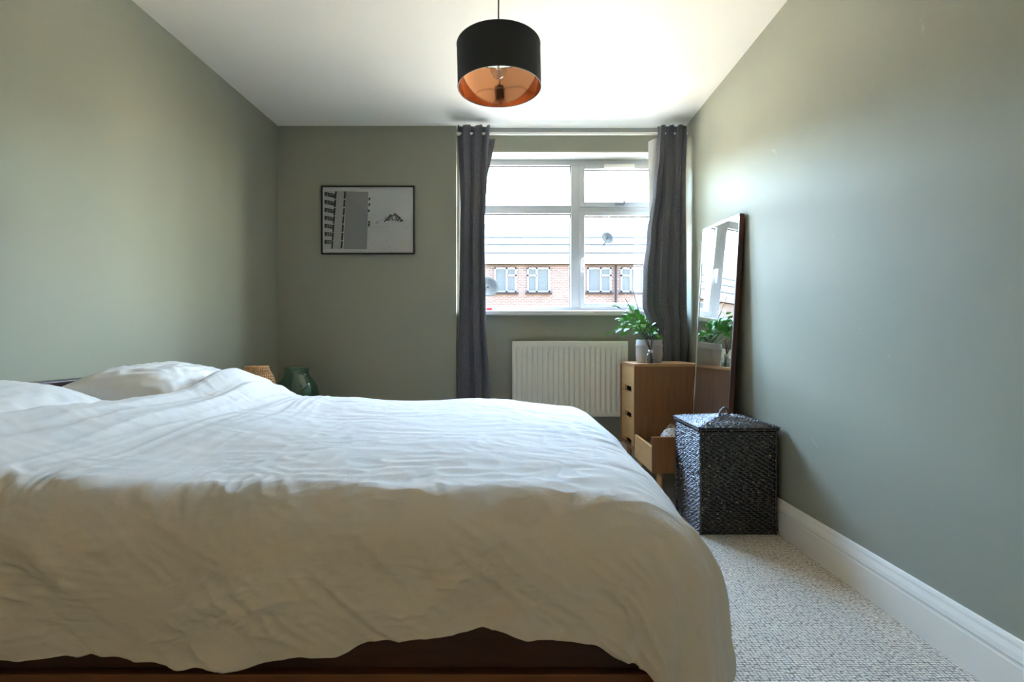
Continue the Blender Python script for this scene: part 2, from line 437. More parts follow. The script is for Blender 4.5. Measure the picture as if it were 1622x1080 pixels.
def duvet():
    NX, NY = 430, 400
    Lx0, Lx1 = X0-.12, cx1+.60            # cloth coordinates
    Ey = .62
    rows = []
    for j in range(NY+1):
        b = j/NY
        # denser over the near side
        T = lerp(cy0-1, cy1+1, b)
        v_ = b*2.75-1.0                    # -1..0 near overhang, 0..1.35 top, 1.35..1.75 far overhang
        row = []
        for i in range(NX+1):
            a = i/NX
            u = a*1.75                     # 0..1.38 top, rest foot overhang
            # --- x
            if u <= 1.38: X = lerp(X0, cx1, u/1.38); ex = 0
            else: X = cx1; ex = (u-1.38)/.37
            if v_ < 0: Y = cy0; ey = -v_; sy = -1
            elif v_ <= 1.35: Y = lerp(cy0, cy1, v_/1.35); ey = 0; sy = 1
            else: Y = cy1; ey = (v_-1.35)/.40; sy = 1
            # map corner square onto disc
            if ex > 0 and ey > 0:
                ax_, ay_ = ex*math.sqrt(1-ey*ey/2), ey*math.sqrt(1-ex*ex/2)
            else: ax_, ay_ = ex, ey
            r = math.hypot(ax_, ay_)
            ang = math.atan2(ay_, ax_) if r > 0 else 0      # 0 = foot, 90 = side
            wf = math.cos(ang)**2 if r > 0 else 0
            nx_, ny_ = (math.cos(ang), sy*math.sin(ang)) if r > 0 else (0, 0)
            Rs = RN if sy < 0 else RF
            R = lerp(Rs, RX, wf)
            ztop = top_z(X, Y)
            if sy < 0: zh_side = interp(HEM, X)+.010
            else: zh_side = .40
            zh = lerp(zh_side, .20, sstep(.0, .45, wf))
            E = R*PI/2+max(.02, ztop-R-zh)
            e = r*E
            if e < R*PI/2: off = R*math.sin(e/R); dr = R*(1-math.cos(e/R))
            else:
                q = e-R*PI/2; off = R+.06*q-(.10+.30*sstep(.1, .6, wf))*max(0, q-.12)*(1 if sy < 0 else .4); dr = R+q
            narrow = .036*sstep(-.2, .22, X)*(1-sstep(cy0, cy0+.55, Y))
            p = Vector((X+nx_*off-narrow, Y+ny_*off, ztop-dr))
            # cloth coordinates for the folds
            cs = X+nx_*e; ct = Y+ny_*e
            P = Vector((cs, ct, 0))
            nrm = Vector((nx_*math.sin(min(e/R, PI/2)), ny_*math.sin(min(e/R, PI/2)), math.cos(min(e/R, PI/2)))) if r > 0 else Vector((0, 0, 1))
            hang = sstep(.04, .22, e)
            top = 1-hang
            h = .010*noise.noise(P*3.1+Vector((5, 1, 0)))
            # folds parallel to the head hem, gathered towards the far corner
            head = sstep(-.62, -.95, cs)*top
            wob = .05*noise.noise(Vector((0, ct*1.6, 7)))+.10*(ct-1.6)*0.6
            fan = 1+.35*sstep(1.5, 2.3, ct)
            if head > 0:
                q = (cs+1.05+wob+.12*(2.2-ct)*.35)*fan
                h += head*(.011*ridge(Vector((q*7.5, ct*.7, 2)), 1)-.004)
                h += head*.0045*ridge(Vector((q*19, ct*1.9, 9)), 1)
            # crumples over the top
            wp = P+Vector((noise.noise(P*4), noise.noise(P*4+Vector((9, 9, 9))), 0))*.07
            amt = .35+.65*sstep(-.1, .5, noise.noise(P*1.7+Vector((2, 7, 0)))+.15)
            h += top*amt*.0052*ridge(Vector((wp.x*5, wp.y*11, 1)), 1)
            h += top*amt*.0034*ridge(Vector((wp.x*14+wp.y*8, wp.y*20-wp.x*5, 4)), 1)
            # crease cluster along the near top edge, left half
            ed = math.exp(-((ct-cy0+.06)/.11)**2)*sstep(.1, -.5, cs)
            h += ed*.0045*ridge(Vector((wp.x*13+wp.y*6, wp.y*9, 8)), 1)
            h += ed*.0026*ridge(Vector((wp.x*30, wp.y*22+wp.x*9, 11)), 1)
            # diagonal soft drag lines down the near side
            dg = Vector(((cs*.55+ct*1.0)*9, (cs*1.0-ct*.55)*2.6, 5))
            cw = 1-.7*sstep(.08, .55, wf)
            h += cw*hang*(.014*noise.noise(dg)+.011*ridge(dg*1.9, 1)+.0055*ridge(dg*4.1, 1))
            dh = Vector(((wp.x*.35-wp.y)*10, (wp.x+wp.y*.35)*3.4, 15))
            h += cw*hang*(.0065*ridge(dh, 1)+.0045*ridge(dh*2.3, 1)+.0025*ridge(dh*5, 1))
            # hanging folds round the foot corner
            cf = sstep(.05, .5, wf)*hang if sy < 0 else 0
            h += cf*.020*math.sin(ang*11+1.2+2*noise.noise(Vector((ang*2, e*2, 0))))*(e/.6)
            # vertical pleats towards the foot end of the near side
            cv = hang*sstep(-.35, .15, cs)*(1-sstep(.3, .7, wf))
            h += cv*.010*noise.noise(Vector((cs*13, ct*1.5, 20)))
            p += nrm*h
            if i == 0 and False: pass
            row.append(p)
        rows.append(row)
    # roll the head end under
    out = []
    for row in rows:
        p = row[0]; q = []
        for k in range(6, 0, -1):
            th = k/6*PI*.95
            q.append(Vector((p.x-.028*math.sin(th), p.y, p.z-.028*(1-math.cos(th)))))
        out.append(q+row)
    o = MB().grid(out).build('duvet', M_duvet, None, smooth=True, recalc=False)
    return o
dv = duvet()
tag(dv, 'crumpled white cotton duvet draped over the bed, its hem hanging on the near side', 'duvet')
so = dv.modifiers.new('thickness', 'SOLIDIFY'); so.thickness = .008; so.offset = -1

def pillow(name, cx, cy, cz, hx, hy, hz, rot, label, seed):
    rows = []; N = 64
    def shape(a, b, sgn):
        prof = (max(0, 1-abs(a)**2.6)*max(0, 1-abs(b)**2.6))**.52
        pull = 1-.10*(1-abs(a)**2)*abs(b)**3-.0
        pull2 = 1-.10*(1-abs(b)**2)*abs(a)**3
        n_ = noise.noise(Vector((a*2.2+seed, b*2.2, sgn)))
        r_ = ridge(Vector((a*3.5+seed, b*5.5, sgn+3)), 1)
        r2 = ridge(Vector((a*9+seed, b*10+a*5, sgn+3)), 1)
        z = sgn*prof*hz*(1+.12*n_)+sgn*prof*(.009*r_+.003*r2)
        return Vector((a*hx*pull2, b*hy*pull, z))
    mb = MB()
    for sgn in (1, -1):
        rr = []
        for i in range(N+1):
            a = math.sin((i/N*2-1)*PI/2)
            rr.append([shape(a, math.sin((j/N*2-1)*PI/2), sgn) for j in range(N+1)])
        mb.grid(rr)
    R_ = Matrix.Rotation(rot[2], 3, 'Z') @ Matrix.Rotation(rot[1], 3, 'Y') @ Matrix.Rotation(rot[0], 3, 'X')
    mb.v = [tuple(R_ @ Vector(v)+Vector((cx, cy, cz))) for v in mb.v]
    t = thing(name, (cx, cy, cz-hz)); tag(t, label, 'pillow', 'white pillows on the bed')
    o = mb.build('pillowcase', M_pillow, t, smooth=True)
    import bmesh
    bm = bmesh.new(); bm.from_mesh(o.data); bmesh.ops.remove_doubles(bm, verts=bm.verts, dist=.0004)
    bmesh.ops.recalc_face_normals(bm, faces=bm.faces); bm.to_mesh(o.data); bm.free()
    o.data.polygons.foreach_set('use_smooth', [True]*len(o.data.polygons))
    return t
pillow('pillow', -1.40, 1.29, .642, .235, .40, .10, (0.02, .27, .0), 'creased white pillow in front, cut by the left edge of the picture', 1.3)
pillow('pillow', -1.39, 2.07, .665, .215, .37, .112, (-.02, .14, .12), 'plump white pillow at the far side of the bed, beside the rattan lamp', 4.1)

# ------------------------------------------------------------------ hidden bedside cabinet carries lamp and vase
bc = thing('bedside_cabinet', (-1.36, 3.0, 0), 'low dark bedside cabinet hidden behind the bed under the rattan lamp and green vase', 'bedside cabinet')
box(-1.60, -1.12, 2.62, 3.44, .10, .42).build('body', M_mahog, bc, bevel=.004)
for x_ in (-1.57, -1.19):
    for y_ in (2.65, 3.37): box(x_, x_+.04, y_, y_+.04, 0, .10).build('leg', M_mahog, bc)
# rattan lamp
def rattan():
    m = mat('woven_rattan', (.5, .28, .11), .6)
    co = coords(m); v_ = nd(m, 'ShaderNodeTexNoise'); v_.inputs['Scale'].default_value = 60; lk(m, co, v_.inputs['Vector'])
    lk(m, ramp(m, v_.outputs['Fac'], [(.3, (.42, .22, .08)), (.7, (.66, .40, .18))]), bs(m).inputs['Base Color']); return m
M_rattan = rattan()
LX, LY, LZ = -1.425, 2.82, .42
lamp = thing('rattan_lamp', (LX, LY, LZ), 'woven rattan table lamp shade peeping over the duvet beside the far pillow', 'table lamp')
def lprof(z): return interp([(0, .085), (.06, .108), (.16, .108), (.24, .088), (.315, .058)], z)
mb = MB()
for k in range(40):       # twisted strands in both directions
    for dr in (1, -1):
        pts = []
        for i in range(15):
            z = .315*i/14; r = lprof(z)+.0015*dr; th = 2*PI*k/40+dr*z*3.2
            pts.append((LX+r*math.cos(th), LY+r*math.sin(th), LZ+z))
        mb.tube(pts, .0026, 4, False)
for i in range(22):
    z = .315*i/21; r = lprof(z)
    mb.tube([(LX+r*math.cos(2*PI*q/32), LY+r*math.sin(2*PI*q/32), LZ+z) for q in range(33)], .0032 if 0 < i < 21 else .006, 5, False)
mb.build('woven_shade', M_rattan, lamp, smooth=True)
MB().lathe([(.0, .0), (.06, .0), (.06, .01), (.012, .016), (.012, .10), (.018, .10), (.018, .14), (0, .14)], LX, LY, 24, LZ).build('lamp_base', M_black, lamp, smooth=True)
MB().lathe([(.0, .14), (.014, .145), (.03, .19), (.028, .215), (.014, .235), (0, .24)], LX, LY, 20, LZ).build('bulb', mat('frosted_bulb', (.7, .68, .6), .4), lamp, smooth=True)
# green glass vase
VX, VY, VZ = -1.365, 3.20, .42
vz = thing('glass_vase', (VX, VY, VZ), 'green glass wide-bellied vase with short neck in the corner behind the bed', 'vase')
pr = [(0, .004), (.07, .004), (.105, .02), (.132, .07), (.136, .12), (.125, .17), (.100, .215), (.080, .24), (.073, .262), (.073, .280), (.080, .289), (.082, .292)]
pin = [(max(0, r-.004), z) for r, z in pr[::-1]]; pin[-1] = (0, .009)
MB().lathe(pr+pin, VX, VY, 48, VZ).build('vase_glass', M_green, vz, smooth=True)
# ------------------------------------------------------------------ framed print
PX0, PX1 = (510-811)/224.4, (657-811)/224.4
PZ0, PZ1 = CAMZ+(540-403)/224.4, CAMZ+(540-295)/224.4
pic = thing('framed_print', ((PX0+PX1)/2, 3.565, PZ0), 'thin black-framed monochrome print of tower block and mountain on the boxed wall', 'picture')
mb = MB().box(PX0, PX0+.009, 3.545, 3.57, PZ0, PZ1).box(PX1-.009, PX1, 3.545, 3.57, PZ0, PZ1)
mb.box(PX0+.009, PX1-.009, 3.545, 3.57, PZ0, PZ0+.009).box(PX0+.009, PX1-.009, 3.545, 3.57, PZ1-.009, PZ1)
mb.build('picture_frame', M_black, pic, bevel=.001)
mp_ = mat('print_paper', (.62, .63, .60), .6)
box(PX0+.009, PX1-.009, 3.556, 3.568, PZ0+.009, PZ1-.009).build('print_paper', mp_, pic)
greys = [mat('print_mid_grey', (.27, .28, .28), .6), mat('print_light_grey', (.40, .41, .41), .6), mat('print_black', (.02, .02, .022), .6), mat('print_pale', (.5, .51, .5), .6)]
pr_ = MB()
def pp(u, v_, lay): # image crop coordinates (1543x1080 zoom of 200x140 px from 480,280)
    px = 480+u/7.715; py = 280+v_/7.715
    return ((px-811)/224.8, 3.556-.0004*lay, CAMZ+(540-py)/224.8)
def poly(pts, mi, lay): pr_.cur = mi; pr_.face([pp(u, v_, lay) for u, v_ in pts])
poly([(262, 175), (420, 178), (372, 882), (258, 882)], 3, 1)
poly([(420, 178), (505, 178), (472, 882), (372, 882)], 1, 1)
poly([(528, 180), (800, 185), (782, 885), (495, 882)], 0, 1)
for k in range(7):
    y = 185+k*98; xr = 402-k*6.5; s_ = 26-k*3.2
    poly([(265, y), (xr, y+s_), (xr-4, y+s_+52-k*1.5), (265, y+46)], 2, 2)
    for q in range(3):
        a = 292+q*(xr-290)/3.2
        poly([(a, y+12+s_*.3), (a+16, y+14+s_*.35), (a+16, y+40+s_*.35), (a, y+38+s_*.3)], 0, 3)
for k in range(7):
    y = 180+k*101; x = 512-k*6.4
    poly([(x-6, y), (x+16, y), (x+10, y+90), (x-14, y+90)], 2, 2)
    x = 404-k*7
    poly([(x-8, y), (x+12, y), (x+4, y+93), (x-16, y+93)], 2, 2)
for (u, v_) in ((803, 255), (803, 325), (795, 400), (800, 540), (797, 575)):
    poly([(u, v_), (u+26, v_+4), (u+14, v_+32), (u, v_+38)], 2, 2)
rn = random.Random(3)
for k in range(70):      # dark rock flecks of the mountain
    u = 1000+rn.random()*225; pk = 430+abs(u-1105)*.85 if u > 1105 else 430+abs(u-1105)*.9
    v_ = pk+rn.random()*max(10, 545-pk)*.85; a = 5+rn.random()*10
    poly([(u-a, v_+a*.6), (u-a*.1, v_-a*.8), (u+a, v_+a*.3), (u+a*.2, v_+a)], 2 if rn.random() > .3 else 0, 2)
for k in range(14):
    u = 880+rn.random()*150; v_ = 560-(u-880)*.55+rn.random()*20
    poly([(u, v_), (u+22, v_-12), (u+24, v_-9), (u+3, v_+4)], 0, 2)
for k in range(7):
    v_ = 575+k*16; poly([(810+rn.random()*20, v_), (1040+rn.random()*40, v_), (1040, v_+3), (812, v_+3)], 1, 2)
for (u, v_) in ((1022, 788), (1054, 856), (990, 884), (1140, 884), (850, 820), (880, 790), (1275, 625)):
    poly([(u-7, v_), (u, v_-6), (u+7, v_), (u, v_+6)], 0, 2)
pr_.build('print_image', greys, pic, recalc=False)
box(PX0+.009, PX1-.009, 3.550, 3.552, PZ0+.009, PZ1-.009).build('glazing', glass('picture_glass', (.93, .93, .93), ior=1.4), pic)

# ------------------------------------------------------------------ pendant lamp
LPX, LPY = -.056, 2.12
pen = thing('pendant_lamp', (LPX, LPY, 2.4), 'black drum pendant lampshade with copper lining and clear bulb, hanging from the ceiling', 'pendant lamp')
R0 = .175; ZB, ZT = 1.942, 2.118
tilt = math.radians(1.2)
def tl(mb):
    out = []
    for x, y, z in mb.v:
        dx, dz = x-LPX, z-ZT
        out.append((LPX+dx*math.cos(tilt)-dz*math.sin(tilt), y, ZT+dz*math.cos(tilt)+dx*math.sin(tilt)))
    mb.v = out; return mb
M_shade = fabric('black_shade_fabric', (.016, .016, .018), (.022, .021, .022), 700, .1, .8, .1)
M_copper = mat('copper_foil_lining', (.66, .30, .15), .09, 1)
co_ = coords(M_copper, (1, 1, .3)); bump(M_copper, noise_tex(M_copper, co_, 25, 3), .15, .003)
tl(MB().lathe([(R0, ZB), (R0, ZT)], LPX, LPY, 96)).build('shade_outside', M_shade, pen, smooth=True, recalc=False)
tl(MB().lathe([(R0-.002, ZB), (R0-.002, ZT)], LPX, LPY, 96)).build('shade_lining', M_copper, pen, smooth=True, recalc=False)
rb = MB()
for z in (ZB, ZT):
    rb.tube([(LPX+(R0-.001)*math.cos(2*PI*q/72), LPY+(R0-.001)*math.sin(2*PI*q/72), z) for q in range(73)], .0022, 6, False)
tl(rb).build('shade_rim', mat('black_rim', (.02, .015, .012), .5), pen, smooth=True)
sp = MB()
for k in range(3):
    a = 2*PI*k/3+.4
    sp.tube([(LPX+.022*math.cos(a), LPY+.022*math.sin(a), ZT-.012), (LPX+(R0-.003)*math.cos(a), LPY+(R0-.003)*math.sin(a), ZT)], .002, 6)
sp.tube([(LPX+.022*math.cos(2*PI*q/24), LPY+.022*math.sin(2*PI*q/24), ZT-.012) for q in range(25)], .0022, 6, False)
sp.build('shade_spider', M_chrome, pen, smooth=True)
M_brown = mat('brown_flex', (.12, .085, .05), .5)
MB().tube([(LPX, LPY, ZT+.01), (LPX-.001, LPY, 2.25), (LPX, LPY, 2.385)], .0032, 8).build('flex', M_brown, pen, smooth=True)
MB().lathe([(0, .0), (.045, .0), (.045, -.012), (.03, -.026), (0, -.028)], LPX, LPY, 32, 2.4).build('ceiling_rose', M_gloss, pen, smooth=True)
MB().lathe([(0, .065), (.012, .065), (.019, .055), (.019, .0), (.016, -.004), (0, -.004)], LPX, LPY, 24, 2.062).build('bulb_holder', M_black, pen, smooth=True)
bl = thing('bulb', (0, 0, 0)); bpy.data.objects.remove(bl)
MB().lathe([(0.0, -.036), (.014, -.033), (.026, -.024), (.035, -.006), (.035, .008), (.028, .026), (.018, .040), (.014, .048)], LPX, LPY, 32, 2.018).build('bulb', M_clear, pen, smooth=True)
MB().lathe([(0, .04), (.005, .04), (.004, .01), (.007, 0), (0, -.004)], LPX, LPY, 12, 2.018).build('filament', mat('pale_filament', (.7, .7, .75), .3), pen, smooth=True)

# ------------------------------------------------------------------ curtains
def zy(py, y): return CAMZ+(540-py)*y/800
def curtain(name, Ledge, Redge, ztop, y0, nf, label, seed, amp):
    """Ledge/Redge: tables of z -> x"""
    NZ, NS = 90, 220; z1 = ztop; z0 = .035
    rows = []
    for i in range(NZ+1):
        f = i/NZ; z = lerp(z1, z0, f)
        a, b = interp(Ledge, z), interp(Redge, z); row = []
        for j in range(NS+1):
            s_ = j/NS
            ph = s_*nf*2*PI+seed+.5*noise.noise(Vector((s_*3+seed, z*.6, 0)))
            wob = .08*noise.noise(Vector((s_*4, z*.9, seed)))
            x = lerp(a, b, s_+wob*s_*(1-s_)*1.6)+(.010*math.sin(ph*2+1))*min(1, 8*s_*(1-s_))
            g_ = .55+.45*noise.noise(Vector((s_*5, z*.5, seed+4)))
            y = y0+amp*g_*math.sin(ph)+.012*noise.noise(Vector((s_*9, z*2.2, seed+8)))
            zz_ = z
            if i == 0: zz_ = z+.012*math.sin(ph+.6)
            if i == 1: zz_ = z+.008*math.sin(ph+.6)
            row.append(Vector((x, y, zz_)))
        rows.append(row)
    t = thing(name, (interp(Ledge, 1.2), y0, 0), label, 'curtain', 'charcoal curtains at the window')
    o = MB().grid(rows).build('curtain_cloth', M_curtain, t, smooth=True, recalc=False)
    sm = o.modifiers.new('t', 'SOLIDIFY'); sm.thickness = .0035
    return t
c1 = curtain('curtain', [(0, -.40), (.5, -.385), (1.1, -.368), (1.8, -.360), (2.37, -.378)],
        [(0, -.148), (.5, -.152), (1.05, -.182), (1.6, -.190), (2.1, -.170), (2.37, -.155)], 2.372, 3.50, 2.7,
        'narrow charcoal curtain bunched at the left side of the window', .9, .042)
c2 = curtain('curtain', [(0, .96), (.70, .958), (1.0, .955), (1.12, .908), (1.35, .912), (1.6, .94), (1.95, .985), (2.2, 1.005), (2.37, 1.015)],
        [(0, 1.205), (.7, 1.21), (1.2, 1.205), (2.0, 1.20), (2.37, 1.205)], 2.372, 3.50, 3.3,
        'wider charcoal curtain at the right side of the window, flaring behind the plant', 2.6, .042)
# pale lining turned out at the leading edge of the right-hand curtain
mb = MB(); rr = []
for i in range(40):
    z = lerp(2.31, .08, i/39); xa = .962+.004*math.sin(z*5)
    rr.append([Vector((xa, 3.552, z-.03)), Vector((xa+.04, 3.545, z-.01)), Vector((xa+.10, 3.545, z))])
mb.grid(rr); o = mb.build('curtain_lining', M_lining, c2, smooth=True, recalc=False)
o.modifiers.new('t', 'SOLIDIFY').thickness = .002
o['label'] = 'pale grey lining'
# dark back fold of the left-hand curtain, tapering in front of the pelmet wall
mb = MB(); rr = []
for i in range(20):
    z = lerp(2.30, 1.9, i/19); xb = lerp(-.116, -.20, i/19)
    rr.append([Vector((-.21, 3.55, z)), Vector((lerp(-.21, xb, .5), 3.555, z)), Vector((xb, 3.55, z))])
mb.grid(rr); o = mb.build('back_fold', M_curtain, c1, smooth=True, recalc=False); o.modifiers.new('t', 'SOLIDIFY').thickness = .003
# rod
rod = thing('curtain_rod', (.4, 3.515, 2.31), 'slim white curtain rod over the window', 'curtain rod')
MB().tube([(-.375, 3.515, 2.322), (.5, 3.515, 2.322), (1.215, 3.515, 2.322)], .0095, 16).build('pole', M_gloss, rod, smooth=True)
for x_ in (-.372, 1.215): MB().lathe([(0, -.014), (.012, -.009), (.015, 0), (.012, .009), (0, .014)], x_, 3.515, 16, 2.322).build('finial', M_gloss, rod, smooth=True)
for x_ in (-.34, 1.18): box(x_, x_+.016, 3.51, 3.62, 2.300, 2.312).build('bracket', M_gloss, rod, bevel=.002)
# red note on the sill
rd = box(-.182, -.143, 3.600, 3.612, 1.095, 1.117).build('matchbox', mat('red_card', (.62, .03, .04), .5), bevel=.002)
tag(rd, 'tiny red box on the window sill beside the left curtain', 'box')

# ------------------------------------------------------------------ radiator
rad = thing('radiator', (.40, 3.54, .354), 'cream fluted panel radiator under the window', 'radiator')
RX0, RX1, RZ0, RZ1, RY = .004, .800, .358, .880, 3.482
nfl = 21; rows = []; NXr = nfl*10+8; NZr = 60
for i in range(NZr+1):
    z = lerp(RZ0, RZ1, i/NZr); row = []
    for j in range(NXr+1):
        x = lerp(RX0, RX1, j/NXr); q = (x-RX0-.017)/((RX1-RX0-.034)/nfl)
        fl = 0
        if 0 <= q <= nfl: fl = sstep(.22, .42, abs((q % 1)-.5)*1.0*1.0+.0)
        if 0 <= q <= nfl: fl = 1-sstep(.12, .34, abs((q % 1)-.5))
        fz_ = sstep(RZ0+.026, RZ0+.042, z)*(1-sstep(RZ1-.052, RZ1-.036, z))
        edge = min(x-RX0, RX1-x, z-RZ0, RZ1-z); rd_ = .006*(1-sstep(0, .008, edge))
        row.append((x, RY+.012*fl*fz_+rd_, z))
    rows.append(row)
MB().grid(rows).build('front_panel', M_rad, rad, smooth=True)
box(RX0+.002, RX1-.002, RY+.015, RY+.05, RZ0+.004, RZ1-.010).build('panel_body', M_rad, rad)
box(RX0-.002, RX0+.004, RY+.003, RY+.075, RZ0+.01, RZ1-.004).build('side_cover', M_rad, rad, bevel=.002)
box(RX1-.004, RX1+.002, RY+.003, RY+.075, RZ0+.01, RZ1-.004).build('side_cover', M_rad, rad, bevel=.002)
tg = MB().box(RX0, RX1, RY+.004, RY+.012, RZ1-.008, RZ1).box(RX0, RX1, RY+.066, RY+.075, RZ1-.008, RZ1)
for k in range(46): x = RX0+.01+k*.0172; tg.box(x, x+.006, RY+.012, RY+.066, RZ1-.006, RZ1-.002)
tg.build('top_grille', M_rad, rad)
for x_ in (.12, .68): box(x_, x_+.03, RY+.05, YW-.001, .45, .80).build('wall_bracket', M_rad, rad)
MB().tube([(RX0-.02, RY+.03, RZ0+.03), (RX0-.02, RY+.03, .0)], .0075, 10).build('pipe', M_gloss, rad, smooth=True)
MB().tube([(RX0-.02, RY+.03, RZ0+.09), (RX0-.02, RY+.03, RZ0+.01)], [.018, .014], 12).tube([(RX0+.003, RY+.03, RZ0+.03), (RX0-.02, RY+.03, RZ0+.03)], .008, 8).build('valve', M_gloss, rad, smooth=True)

# ------------------------------------------------------------------ dressing table unit
DX0, DX1, DY0, DY1, DZ0, DZ1 = .737, 1.15, 3.045, 3.44, .212, .742
dt = thing('dressing_table', (.94, 3.24, 0), 'golden oak drawer cabinet with a low open tray on round legs, beside the radiator', 'chest of drawers')
T = .016
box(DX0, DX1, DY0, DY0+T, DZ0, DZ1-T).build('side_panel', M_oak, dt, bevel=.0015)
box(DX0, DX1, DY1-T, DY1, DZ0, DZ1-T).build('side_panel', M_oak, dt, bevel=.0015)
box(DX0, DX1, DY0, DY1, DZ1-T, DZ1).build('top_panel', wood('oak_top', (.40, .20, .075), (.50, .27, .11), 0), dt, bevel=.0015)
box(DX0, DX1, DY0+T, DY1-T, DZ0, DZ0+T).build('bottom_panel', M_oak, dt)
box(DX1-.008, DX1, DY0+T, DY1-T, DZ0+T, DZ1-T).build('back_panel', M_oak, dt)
box(DX0+.045, DX1-.02, DY0+T+.003, DY1-T-.003, DZ0+T+.003, DZ1-T-.01).build('drawer_boxes', M_oakdark, dt)
ph = (DZ1-T-DZ0-T)/3; M_slot = mat('recess_shade', (.010, .006, .004), .95, spec=0)
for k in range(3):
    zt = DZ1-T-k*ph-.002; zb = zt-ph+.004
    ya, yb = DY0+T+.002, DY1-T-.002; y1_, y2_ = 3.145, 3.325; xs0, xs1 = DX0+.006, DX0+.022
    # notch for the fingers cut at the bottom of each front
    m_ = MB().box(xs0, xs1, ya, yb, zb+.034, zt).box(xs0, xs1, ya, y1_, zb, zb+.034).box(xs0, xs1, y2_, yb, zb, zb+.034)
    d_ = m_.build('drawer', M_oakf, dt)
    box(DX0+.0225, DX0+.044, y1_-.01, y2_+.01, zb-.001, zb+.036).build('recess_shade_block', M_slot, d_)  # near-black block painted in for the shade inside the notch
# low tray
TX1 = 1.035
box(DX0+.002, DX0+.016, 2.672, DY0, .184, .318).build('tray_side', M_oakf, dt, bevel=.001)
box(TX1-.014, TX1, 2.672, DY0, .184, .318).build('tray_side', M_oakf, dt, bevel=.001)
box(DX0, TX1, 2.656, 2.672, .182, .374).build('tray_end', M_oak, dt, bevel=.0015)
box(DX0+.016, TX1-.014, 2.672, DY0, .190, .200).build('tray_floor', M_oakdark, dt)
box(DX0+.017, TX1-.016, 2.674, DY0-.002, .201, .288).build('tray_liner', M_oakdark, dt)
for (x_, y_, zt_) in ((.790, 2.70, .184), (.99, 2.70, .184), (.790, 3.09, .212), (.790, 3.40, .212), (1.10, 3.40, .212), (1.10, 3.09, .212)):
    MB().lathe([(0, zt_), (.018, zt_), (.012, .004), (.010, 0), (0, 0)], x_, y_, 20).build('leg', M_oakf, dt, smooth=True)
# patterned pouch in the tray
def dots():
    m = mat('white_blue_dotted_cloth', (.7, .7, .68), .8)
    v_ = nd(m, 'ShaderNodeTexVoronoi'); v_.inputs['Scale'].default_value = 75; lk(m, coords(m), v_.inputs['Vector'])
    lk(m, ramp(m, v_.outputs['Distance'], [(.22, (.07, .10, .16)), (.34, (.74, .73, .69))]), bs(m).inputs['Base Color']); return m
pc = thing('patterned_pouch', (.885, 2.80, .288), 'small white pouch with blue dots and tan cord loops lying in the low tray', 'pouch')
rows = []
for i in range(17):
    th = PI*i/16; row = []
    for j in range(28):
        a = 2*PI*j/28; n_ = 1+.45*noise.noise(Vector((math.cos(a)*1.9, math.sin(a)*1.9, th*1.9)))
        row.append((.885+.052*math.sin(th)*math.cos(a)*n_, 2.80+.040*math.sin(th)*math.sin(a)*n_, .343+.055*math.cos(th)))
    rows.append(row)
MB().grid(rows, closed_u=True).build('pouch_cloth', dots(), pc, smooth=True)
cd = MB()
for k, (rr_, xx) in enumerate(((.026, .878), (.020, .892), (.030, .885))):
    cd.tube([(xx+rr_*math.cos(t_), 2.79+.01*k+.01*math.sin(2*t_), .378+rr_*1.3*math.sin(t_)) for t_ in [PI*q/14-.15 for q in range(16)]], .0016, 6)
cd.build('cord', mat('tan_cord', (.6, .45, .28), .7), pc, smooth=True)

# ------------------------------------------------------------------ plant
PTX, PTY, PTZ = .878, 3.235, DZ1
pl = thing('potted_plant', (PTX, PTY, PTZ), 'leafy green trailing plant in a grey ceramic pot on the oak cabinet', 'plant')
M_pot = paint('grey_stoneware', (.40, .375, .345), (.46, .43, .40), .6)
MB().lathe([(0, .0), (.074, .0), (.080, .006), (.083, .05), (.082, .100), (.085, .106), (.085, .114), (.082, .119), (.081, .142), (.078, .146), (.073, .146), (.072, .12), (.0, .12)], PTX, PTY, 48, PTZ).build('pot', M_pot, pl, smooth=True)
MB().disc(PTX, PTY, PTZ+.130, .073, 30).build('soil', mat('soil', (.03, .02, .015), .95), pl)
M_leaf = mat('green_leaf', (.055, .20, .035), .55, spec=.3)
_f = noise_tex(M_leaf, coords(M_leaf), 30, 3)
lk(M_leaf, ramp(M_leaf, _f, [(.3, (.07, .22, .05)), (.7, (.18, .44, .09))]), bs(M_leaf).inputs['Base Color'])
M_twig = mat('dark_twig', (.06, .03, .02), .6); M_stem = mat('green_stem', (.10, .20, .06), .5)
def at(px, py, y): return Vector(((px-811)*y/800, y, CAMZ+(540-py)*y/800))
base = Vector((PTX, PTY, PTZ+.13))
